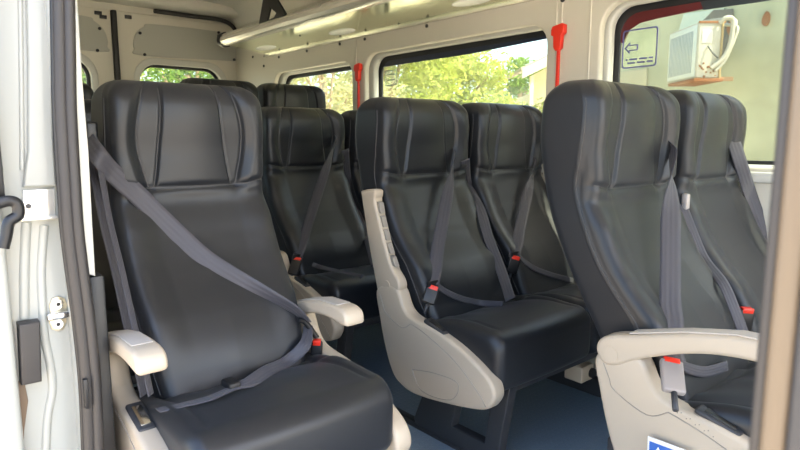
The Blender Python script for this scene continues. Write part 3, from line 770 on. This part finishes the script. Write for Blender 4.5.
# open sliding door, slid back alongside the body
dr = thing('sliding_door', 'open sliding door with tinted glass at the far left edge', 'vehicle door', (.116, 1.2, 0))
ed = [at(x, y, 'Y', 1.19) for x, y in ((6, 170), (6, 250), (10, 340), (18, 450), (20, 480))]
do = [(1.20, -.3), (2.4, -.3), (2.4, 1.85), (1.20, 1.85)]
o = plate('door_panel', [[(a-1.2, b_) for a, b_ in do], rrect(.03, 1.1, .88, 1.5, .07)], -.005, .03, PAINT, dr, .010, 'YZ')
box('edge_seal', (.020, -.012, .84), (.034, .012, 1.84), BLACK, dr, .003)
o = plate('door_glass', [rrect(.015, 1.11, .87, 1.51, .07)], .0, .006, GLASS_DOOR, dr, .001, 'YZ')
o = plate('glass_rubber', [rrect(.01, 1.12, .865, 1.515, .07), rrect(.035, 1.1, .885, 1.49, .06)], -.009, .002, FRAME, dr, .002, 'YZ')
hh = [Vector(p) for p in (at(-6, 205, 'Y', 1.17), at(8, 201, 'Y', 1.17), at(17, 204, 'Y', 1.17), at(18, 215, 'Y', 1.17), at(9, 222, 'Y', 1.17), at(6, 236, 'Y', 1.17), at(3, 248, 'Y', 1.17))]
tube('door_handle', [p-dr.location for p in hh], .0095, BLACK, dr, 10, 5)

# B pillar edge on the right: seal, tan trim, dark seal
for i, (y, r, m, dx) in enumerate(((.0775, .0024, RUBBER, .0), (.0715, .0052, TAN, .001), (.0630, .0045, DARK, .0))):
    struct(tube('trim_%d' % (23+i), [(.252+dx, y, -.3), (.252+dx, y, 1.9)], r, m, None, 20))
struct(box('trim_26', (.262, -.06, -.3), (.32, .072, 1.92), DARK, None, .008))
struct(plate('wall_right_front', [[(-1.4, -.3), (-.06, -.3), (-.06, 1.92), (-1.4, 1.92)], rrect(-1.25, -.12, .87, 1.5, .08)], .215, .25, PAINT, None, .006, 'YZ')); bpy.data.objects['wall_right_front'].name = 'wall_front_right'
struct(box('trim_27', (.19, .08, -.16), (.27, 1.22, -.005), BLACK, None, .01))

# ------------------------------------------------------------------ luggage rack
rk = thing('luggage_rack', 'long overhead luggage rack with bright rounded rail along the far wall', 'luggage rack', (1.95, 1.3, 1.5))
RO = rk.location
def extr(name, prof, y0, y1, m, parent, ang=40):
    bm = bmesh.new()
    a = [bm.verts.new((x-RO.x, y0-RO.y, z-RO.z)) for x, z in prof]; b = [bm.verts.new((x-RO.x, y1-RO.y, z-RO.z)) for x, z in prof]; n = len(a)
    for k in range(n): bm.faces.new((a[k], a[(k+1) % n], b[(k+1) % n], b[k]))
    bm.faces.new(a[::-1]); bm.faces.new(b); bmesh.ops.recalc_face_normals(bm, faces=bm.faces)
    o = link(name, bm, m, parent); smooth_angle(o, ang); return o
nose = [(1.8, 1.566), (1.775, 1.567), (1.757, 1.576), (1.748, 1.592), (1.749, 1.606), (1.754, 1.608), (1.753, 1.618), (1.762, 1.634), (1.78, 1.646), (1.805, 1.65), (1.812, 1.642), (1.81, 1.58)]
extr('front_rail', nose, -1.3, 3.86, ALU, rk, 25)
under = [(1.808, 1.568), (2.102, 1.532), (2.102, 1.545), (1.812, 1.582)]
sh_ = extr('shelf', under, -1.3, 3.84, MIRROR, rk)
extr('rear_rail', [(2.085, 1.523), (2.104, 1.521), (2.104, 1.56), (2.095, 1.56), (2.085, 1.533)], -1.3, 3.9, ALU, rk)
extr('end_cap', [(1.797, 1.559), (1.77, 1.559), (1.745, 1.577), (1.74, 1.604), (1.748, 1.636), (1.785, 1.656), (1.815, 1.654), (1.82, 1.564)], 3.86, 3.885, BLACK, rk)
slope = -math.atan2(.024, .294)
for i, (px, py) in enumerate(((266, 49), (345, 33), (475, 3))):
    q = at(px, py, 'Z', 1.541); q.x = min(max(q.x, 1.90), 2.0)
    bm = bmesh.new(); bmesh.ops.create_uvsphere(bm, u_segments=28, v_segments=14, radius=1)
    for v in bm.verts: v.co = Vector((v.co.x*.045, v.co.y*.115, v.co.z*.010)); v.co = Matrix.Rotation(-slope, 3, 'Y') @ v.co + Vector((q.x, q.y, 1.568-(q.x-1.808)*.122))-RO
    link('shelf_lamp', bm, CLEAR, rk)
for i, (px, py) in enumerate(((405, 24), (300, 38), (320, 45))):
    q = at(px, py, 'Z', 1.541)
    q.x = min(max(q.x, 1.85), 2.06)
    zc = 1.568-(q.x-1.808)*.122
    cyl('shelf_screw', Vector((q.x, q.y, zc+.002))-RO, Vector((q.x, q.y, zc-.004))-RO, .005, BLACK, rk, 10)
# black triangular hanger from rack to roof
hx = 1.765
def H(px, py): q = at(px, py, 'X', hx); return (q.y-RO.y, q.z-RO.z)
out = [H(266, -14), H(259, 28), H(272, 26), H(274, 21), H(281, 19), H(284, 23), H(290, 20), H(277, -2), H(276, -14)]
ho = [H(271, 8), H(268, 21), H(275, 17), H(277, 13)]
m_ = link('rack_hanger', plate_mesh([out, ho], hx-RO.x-.006, hx-RO.x+.006, .002, 'YZ'), BLACK, rk); smooth_angle(m_, 35)
tt = [H(262, -40), H(264, -14), H(277, -14), H(282, -40)]
m_ = link('rack_hanger', plate_mesh([[(a, min(b_, 1.90-RO.z)) for a, b_ in tt]], hx-RO.x-.006, hx-RO.x+.006, .002, 'YZ'), BLACK, rk)

# ------------------------------------------------------------------ emergency hammers and window stickers
def hammer(px, py, s, label, bot):
    xw = XR-.036
    t = at(px, py, 'X', xw)
    h = thing('emergency_hammer', label, 'emergency hammer', (xw, t.y, t.z), 0, 'red emergency hammers on the far wall')
    head = [(-.031, .004), (-.024, .018), (.018, .026), (.030, .020), (.030, -.012), (.018, -.022), (.016, -.068), (.006, -.078), (-.008, -.078), (-.018, -.066), (-.020, -.022), (-.030, -.016)]
    plate('hammer_head', [[(-a*s, b_*s) for a, b_ in head]], -.026, -.002, RED, h, .004, 'YZ')
    plate('hammer_handle', [[(-.007*s, -.07*s), (.006*s, -.07*s), (.008*s, bot), (-.006*s, bot)]], -.018, -.006, RED, h, .003, 'YZ')
hammer(561, 31, 1, 'red emergency hammer on the pillar between the two nearest windows', -.30)
hammer(360, 68, .95, 'red emergency hammer on the pillar further back, before the third window', -.30)

def text_obj(body, size, plane_x, y, z, m, parent, name='lettering', flip=False):
    cu = bpy.data.curves.new('t', 'FONT'); cu.body = body; cu.size = size; cu.align_x = 'CENTER'; cu.extrude = .0002
    o = bpy.data.objects.new('t', cu); COL.objects.link(o); bpy.context.view_layer.update()
    me = bpy.data.meshes.new_from_object(o.evaluated_get(bpy.context.evaluated_depsgraph_get())); bpy.data.objects.remove(o)
    me.materials.clear()
    o = link(name, me, m, parent, False)
    # readable from inside: text x -> -Y, y -> Z
    o.matrix_local = Matrix(((0, 0, -1, plane_x), (-1, 0, 0, y), (0, 1, 0, z), (0, 0, 0, 1)))
    return o
VIO = mat('violet_print', (.10, .10, .30), .5); GRN = mat('green_grey_print', (.28, .36, .28), .5)
FILM = glass_mat('sticker_film', (.9, .93, .88), .10)
def sticker(cx, cy, w, h, m, label, arrow):
    X = XR+.050
    a = at(cx, cy, 'X', X)
    t = thing('window_sticker', label, 'sticker', (X, a.y, a.z), 0, 'outlined stickers on the windows')
    plate('sticker_film', [rrect(-w/2, w/2, -h/2, h/2, .012)], .0, .0012, FILM, t, .0003, 'YZ')
    plate('sticker_border', [rrect(-w/2, w/2, -h/2, h/2, .012), rrect(-w/2+.005, w/2-.005, -h/2+.005, h/2-.005, .009)], -.0012, .0, m, t, .0003, 'YZ')
    if arrow:
        ar = [(.055, 0), (.032, .022), (.032, .011), (.0, .011), (.0, -.011), (.032, -.011), (.032, -.022)]
        ai = [(.047, 0), (.035, .012), (.035, .007), (.005, .007), (.005, -.007), (.035, -.007), (.035, -.012)]
        plate('arrow', [[(p[0]+.006, p[1]+.004) for p in ar], [(p[0]+.006, p[1]+.004) for p in ai]], -.0012, 0, m, t, .0002, 'YZ')
        for k in range(2):
            for j in range(14):
                if (j*7+k*3) % 5 == 0: continue
                yy = w/2-.015-(w-.03)*(j+.1)/14
                plate('fine_print', [[(yy, -h/2+.016+k*.013), (yy-.0075, -h/2+.016+k*.013), (yy-.0075, -h/2+.022+k*.013), (yy, -h/2+.022+k*.013)]], -.001, 0, m, t, .0001, 'YZ')
    else:
        for k in range(3): plate('fine_print', [[(-w*.32, h*.2-k*.03), (w*.3, h*.2-k*.03), (w*.3, h*.2-k*.03+.005), (-w*.32, h*.2-k*.03+.005)]], -.001, 0, m, t, .0001, 'YZ')
sticker(639.5, 48, .138, .142, VIO, 'outlined square sticker with a left arrow on the nearest window', True)
sticker(391, 78, .105, .085, GRN, 'small pale outlined sticker in the corner of the middle window', False)

# ------------------------------------------------------------------ outside
GZ = -.55
GROUND = mat('sandy_ground', (.58, .48, .36), .9, noise_col=(1.3, (.66, .56, .43), .35, .7))
g_ = box('ground', (-40, -40, GZ-.1), (60, 60, GZ), GROUND, None, 0); struct(g_)
WALLM = mat('weathered_wall_paint', (.38, .39, .25), .8, noise_col=(2.2, (.32, .33, .21), .42, .62))
bx = thing('storage_building', 'weathered greenish building wall seen through the nearest window', 'building', (6.9, 1.5, GZ))
box('wall', (0, -6, 0), (3.5, 3.35, 4.2), WALLM, bx, .01)
RUST = mat('rust', (.22, .075, .02), .9)
def W(px, py): q = at(px, py, 'X', 6.88); return (q.y-1.5, q.z-GZ)
plate('pale_panel', [[W(684, 14), (W(725, 8)), W(708, 24), W(676, 40)]], -.03, -.0, mat('pale_turquoise_paint', (.42, .50, .42), .7), bx, .002, 'YZ')
plate('grey_patch', [[W(698, 26), W(714, 10), W(733, 9), W(734, 24), W(722, 62), W(716, 64)]], -.032, -.0, mat('grey_patch_paint', (.08, .08, .075), .8), bx, .002, 'YZ')
plate('rust_patch', [cr([W(763, 17), W(767, 11), W(770, 16), W(768, 24), W(764, 26), W(762, 22)], 3)], -.033, -.0, RUST, bx, .001, 'YZ')
plate('rust_patch', [cr([W(729, 23), W(733, 21), W(733, 32), W(730, 36), W(727, 30)], 3)], -.036, -.0, RUST, bx, .001, 'YZ')
plate('low_panel', [[W(618, 73), W(647, 68), W(647, 100), W(618, 100)]], -.03, 0, mat('panel_paint', (.36, .34, .22), .8), bx, .003, 'YZ')
# air conditioner: long front along the viewing direction, side with pipes towards the van
ACW = mat('aged_white_metal', (.40, .38, .30), .5, noise_col=(6, (.33, .30, .21), .5, .75)); 
ac = thing('air_conditioner', 'rusty white air conditioner unit with pipes on the building wall', 'air conditioner')
f1 = _F.copy(); f1.z = 0; f1.normalize(); r1v = Vector((_R.x, _R.y, 0))
D = 6.0
cb = Vector((0, 0, EYE)) + f1*D + r1v*(289/600*D)       # near front edge of the box
ac.location = cb; ac.rotation_euler = (0, 0, math.atan2(r1v.y, r1v.x))
# local: +x to the right of the picture, +y away
zt, zb, dpt, wid = (140-27)/600*D, (140-80)/600*D, .66, .225
box('casing', (0, 0, zb), (wid, dpt, zt), ACW, ac, .012, 3)
bm = bmesh.new()
for k in range(16): add_box(bm, (-.012, .10+k*.032, zb+.06), (-.002, .114+k*.032, zt-.07), .001)
link('front_grille', bm, mat('grille_grey', (.25, .29, .29), .5), ac)
box('front_bezel', (-.008, .03, zb+.02), (.0, dpt-.03, zt-.02), mat('bezel_white', (.5, .54, .48), .4), ac, .003)
box('side_frame', (-.01, -.012, zt-.015), (wid+.02, .004, zt+.005), RUST, ac, .002)
box('side_frame', (wid-.012, -.014, zb-.03), (wid+.006, .004, zt), mat('rusty_cream', (.36, .25, .10), .7), ac, .002)
box('side_frame', (-.03, -.02, zb-.035), (wid+.03, .55, zb-.005), RUST, ac, .003)
box('side_label', (.03, -.006, zt-.20), (.13, .002, zt-.08), mat('label_grey', (.55, .55, .46), .6), ac, .001)
bm = bmesh.new(); random.seed(3)
for k in range(16):
    a, b_ = random.uniform(.02, wid-.02), zb+random.uniform(.01, .14); r = random.uniform(.005, .014)
    cyl_bm(bm, (a, -.004, b_), (a, .001, b_), r, 7)
link('rust_spots', bm, RUST, ac)
PIPE = mat('lagged_pipe', (.36, .34, .27), .7)
tube('pipe', [(wid*.8, -.03, zt-.02), (wid*.95, -.06, zt+.02), (wid+.06, -.06, zt), (wid+.05, -.06, zt-.22), (wid-.01, -.05, zt-.36), (wid-.10, -.03, zb+.09)], .022, PIPE, ac, 10, 6)
tube('pipe', [(wid+.13, .3, zt+.03), (wid+.12, -.02, zt-.05), (wid+.09, -.06, zt-.16), (wid+.02, -.05, zt-.36), (wid-.06, -.03, zb+.06)], .017, PIPE, ac, 10, 6)
tube('pipe', [(.09, -.01, zt-.23), (.12, -.05, zt-.30), (.17, -.06, zt-.35)], .008, BLACK, ac, 8, 5)
tube('pipe', [(wid+.14, .65, zt+.12), (wid+.15, .10, zt+.04), (wid+.08, -.03, zt-.09)], .02, PIPE, ac, 10, 5)
for k in (.08, .45): box('wall_bracket', (wid-.02, k, zb-.02), (wid+.2-k*.2, k+.04, zb+.02), mat('bracket_rust%d' % int(k*100), (.35, .2, .1), .8), ac, .004)

# trees
def tree(name, label, x, y, r, zc, h, m, n, leaf, trunk_r=.12, seed=0, cat='tree', group='sunlit trees and bushes outside', dens=1):
    random.seed(seed); t = thing(name, label, cat, (x, y, GZ), 0, group)
    bm = bmesh.new(); blobs = []
    for k in range(26):
        a = random.uniform(0, 2*pi); rr = r*random.uniform(.1, .8); zz = zc+random.uniform(-.8, .8)*h
        blobs.append((Vector((rr*cos(a), rr*sin(a), zz-GZ)), r*random.uniform(.25, .45)))
    for k in range(n):
        c, br = random.choice(blobs)
        d = Vector((random.gauss(0, 1), random.gauss(0, 1), random.gauss(0, 1))).normalized()*br*random.uniform(.4, 1.05)
        d.z *= .8; p = c+d
        if p.z < .1: continue
        e1 = Vector((random.gauss(0, 1), random.gauss(0, 1), random.gauss(0, .7))).normalized(); e2 = e1.orthogonal().normalized()
        e2 = (Matrix.Rotation(random.uniform(0, 6), 3, e1) @ e2); s = leaf*random.uniform(.6, 1.3)
        bm.faces.new([bm.verts.new(p+v) for v in (e1*s, e2*s*.38, -e1*s, -e2*s*.38)])
    link('foliage', bm, m, t, False)
    tr = tube('trunk', [(0, 0, 0), (.05, .02, (zc-GZ)*.5), (-.04, .05, zc-GZ+h*.2)], [trunk_r, trunk_r*.8, trunk_r*.5], BARK, t, 10, 4)
    for k in range(7):
        c, br = blobs[k]; st_ = Vector((0, 0, (zc-GZ)*random.uniform(.35, .7)))
        tube('branch', [st_, st_.lerp(c, .5)+Vector((0, 0, .15)), c], [trunk_r*.35, trunk_r*.25, trunk_r*.1], BARK, t, 6, 3)
    return t
BARK = mat('bark', (.40, .28, .18), .9)
LF1 = leaf_mat('bright_leaves', (.20, .28, .05), (.38, .40, .10), (.60, .66, .16))
LF2 = leaf_mat('pale_leaves', (.34, .38, .16), (.52, .48, .28), (.68, .64, .34))
LF3 = leaf_mat('green_leaves', (.08, .16, .03), (.16, .26, .05), (.30, .45, .10))
def polar(px, dist):
    a = math.atan((px-400)/600)+YAW; return sin(a)*dist, cos(a)*dist
x, y = polar(388, 11.6); tree('leafy_tree', 'bright yellow-green tree filling the left of the middle window', x, y, 1.7, 2.5, 1.6, LF1, 9000, .075, seed=1)
x, y = polar(448, 14.5); tree('leafy_tree', 'broad green tree in the centre of the middle window', x, y, 1.5, 2.0, 1.4, LF1, 8000, .075, seed=2)
x, y = polar(507, 10.5); tree('leafy_bush', 'low yellow-green bush below the house eave', x, y, .85, .9, .85, LF1, 5000, .06, seed=3, cat='bush')
x, y = polar(519, 26); tree('leafy_tree', 'distant tree against the white sky beside the house', x, y, 1.3, 3.2, 1.1, LF3, 2600, .10, seed=4)
x, y = polar(328, 8.2); tree('leafy_tree', 'pale olive tree with tan branches in the third window', x, y, 1.15, 1.75, 1.1, LF2, 5200, .05, .05, seed=5)
x, y = polar(255, 15); tree('leafy_tree', 'olive tree further back behind the rear side window', x, y, 1.5, 1.9, 1.6, LF2, 4000, .08, seed=6)
x, y = polar(195, 11); tree('leafy_tree', 'bright green tree behind the right-hand rear door window', x, y, 1.35, 1.7, 1.7, LF3, 8000, .06, seed=7)
x, y = polar(135, 14); tree('leafy_tree', 'green tree behind the gap between the rear doors', x, y, 1.3, 1.7, 1.8, LF1, 6000, .07, seed=8)
x, y = polar(75, 12); tree('leafy_tree', 'green tree behind the left-hand rear door window', x, y, 1.3, 1.7, 1.7, LF3, 6000, .07, seed=9)
# house with a gable at the right of the middle window
hx_, hy_ = polar(585, 15)
hs = thing('house', 'cream house with a gabled roof eave beyond the middle window', 'house', (hx_, hy_, GZ), -YAW)
CREAM = mat('cream_wall', (.66, .60, .42), .8); FASC = mat('cream_fascia', (.78, .70, .48), .6); ROOF = mat('roof_sheet', (.45, .38, .30), .6)
sc_ = 15/600
box('wall', (-(585-538)*sc_, 0, 0), (1.6, 5, 2.65), CREAM, hs, .01)
ap = Vector((.6, 0, GZ)); 
el = (-(585-517)*sc_*cos(.05), (140-77)*sc_+EYE-GZ)       # eave tip
er = (.6, (140-33)*sc_+EYE-GZ)
def slab(n_, a, b_, th, y0, y1, m):
    plate(n_, [[a, b_, (b_[0], b_[1]-th), (a[0]+.0, a[1]-th)]], y0, y1, m, hs, .006, 'XZ')
slab('roof', (el[0]-.02, el[1]+.03), (er[0], er[1]+.04), .06, -.55, 5.2, ROOF)
slab('fascia_board', el, er, .22, -.62, -.56, FASC)
slab('eave_soffit', (el[0]+.02, el[1]-.12), (er[0], er[1]-.12), .05, -.55, .0, FASC)
plate('gable_wall', [[(-(585-530)*sc_, 2.3), (.6, 2.3), (.6, er[1]-.2), (-(585-530)*sc_, el[1]-.1)]], -.02, .05, CREAM, hs, .005, 'XZ')
box('post', (-(585-527)*sc_-.04, -.5, 0), (-(585-527)*sc_+.04, -.42, el[1]-.15), FASC, hs, .005)

# ------------------------------------------------------------------ light
w = bpy.data.worlds.new('World'); S.world = w; w.use_nodes = True; nt = w.node_tree
bg = nt.nodes['Background']; sky = nt.nodes.new('ShaderNodeTexSky'); sky.sky_type = 'NISHITA'
sky.sun_disc = False; sky.sun_elevation = radians(52); sky.sun_rotation = radians(150); sky.air_density = 1.0; sky.dust_density = 2.5; sky.ozone_density = 1
nt.links.new(sky.outputs[0], bg.inputs[0]); bg.inputs[1].default_value = .30
sd = bpy.data.lights.new('sun', 'SUN'); sd.energy = 6.0; sd.angle = radians(.6); sd.color = (1, .93, .80)
so = bpy.data.objects.new('sun', sd); COL.objects.link(so)
trav = Vector((-.20, .55, -.80)).normalized(); so.rotation_euler = trav.to_track_quat('-Z', 'Y').to_euler()

# ------------------------------------------------------------------ camera
cd = bpy.data.cameras.new('camera'); co = bpy.data.objects.new('camera', cd); COL.objects.link(co)
cd.sensor_width = 36; cd.lens = FPX/800*36; cd.clip_start = .02; cd.clip_end = 300
co.matrix_world = Matrix((( _R.x, _U.x, -_F.x, 0), (_R.y, _U.y, -_F.y, 0), (_R.z, _U.z, -_F.z, EYE), (0, 0, 0, 1)))
cd.dof.use_dof = True; cd.dof.focus_distance = 1.75; cd.dof.aperture_fstop = 12
S.camera = co
S.view_settings.view_transform = 'Standard'; S.view_settings.look = 'None'; S.view_settings.gamma = 1; S.view_settings.use_curve_mapping = False
S.view_settings.exposure = 1.8
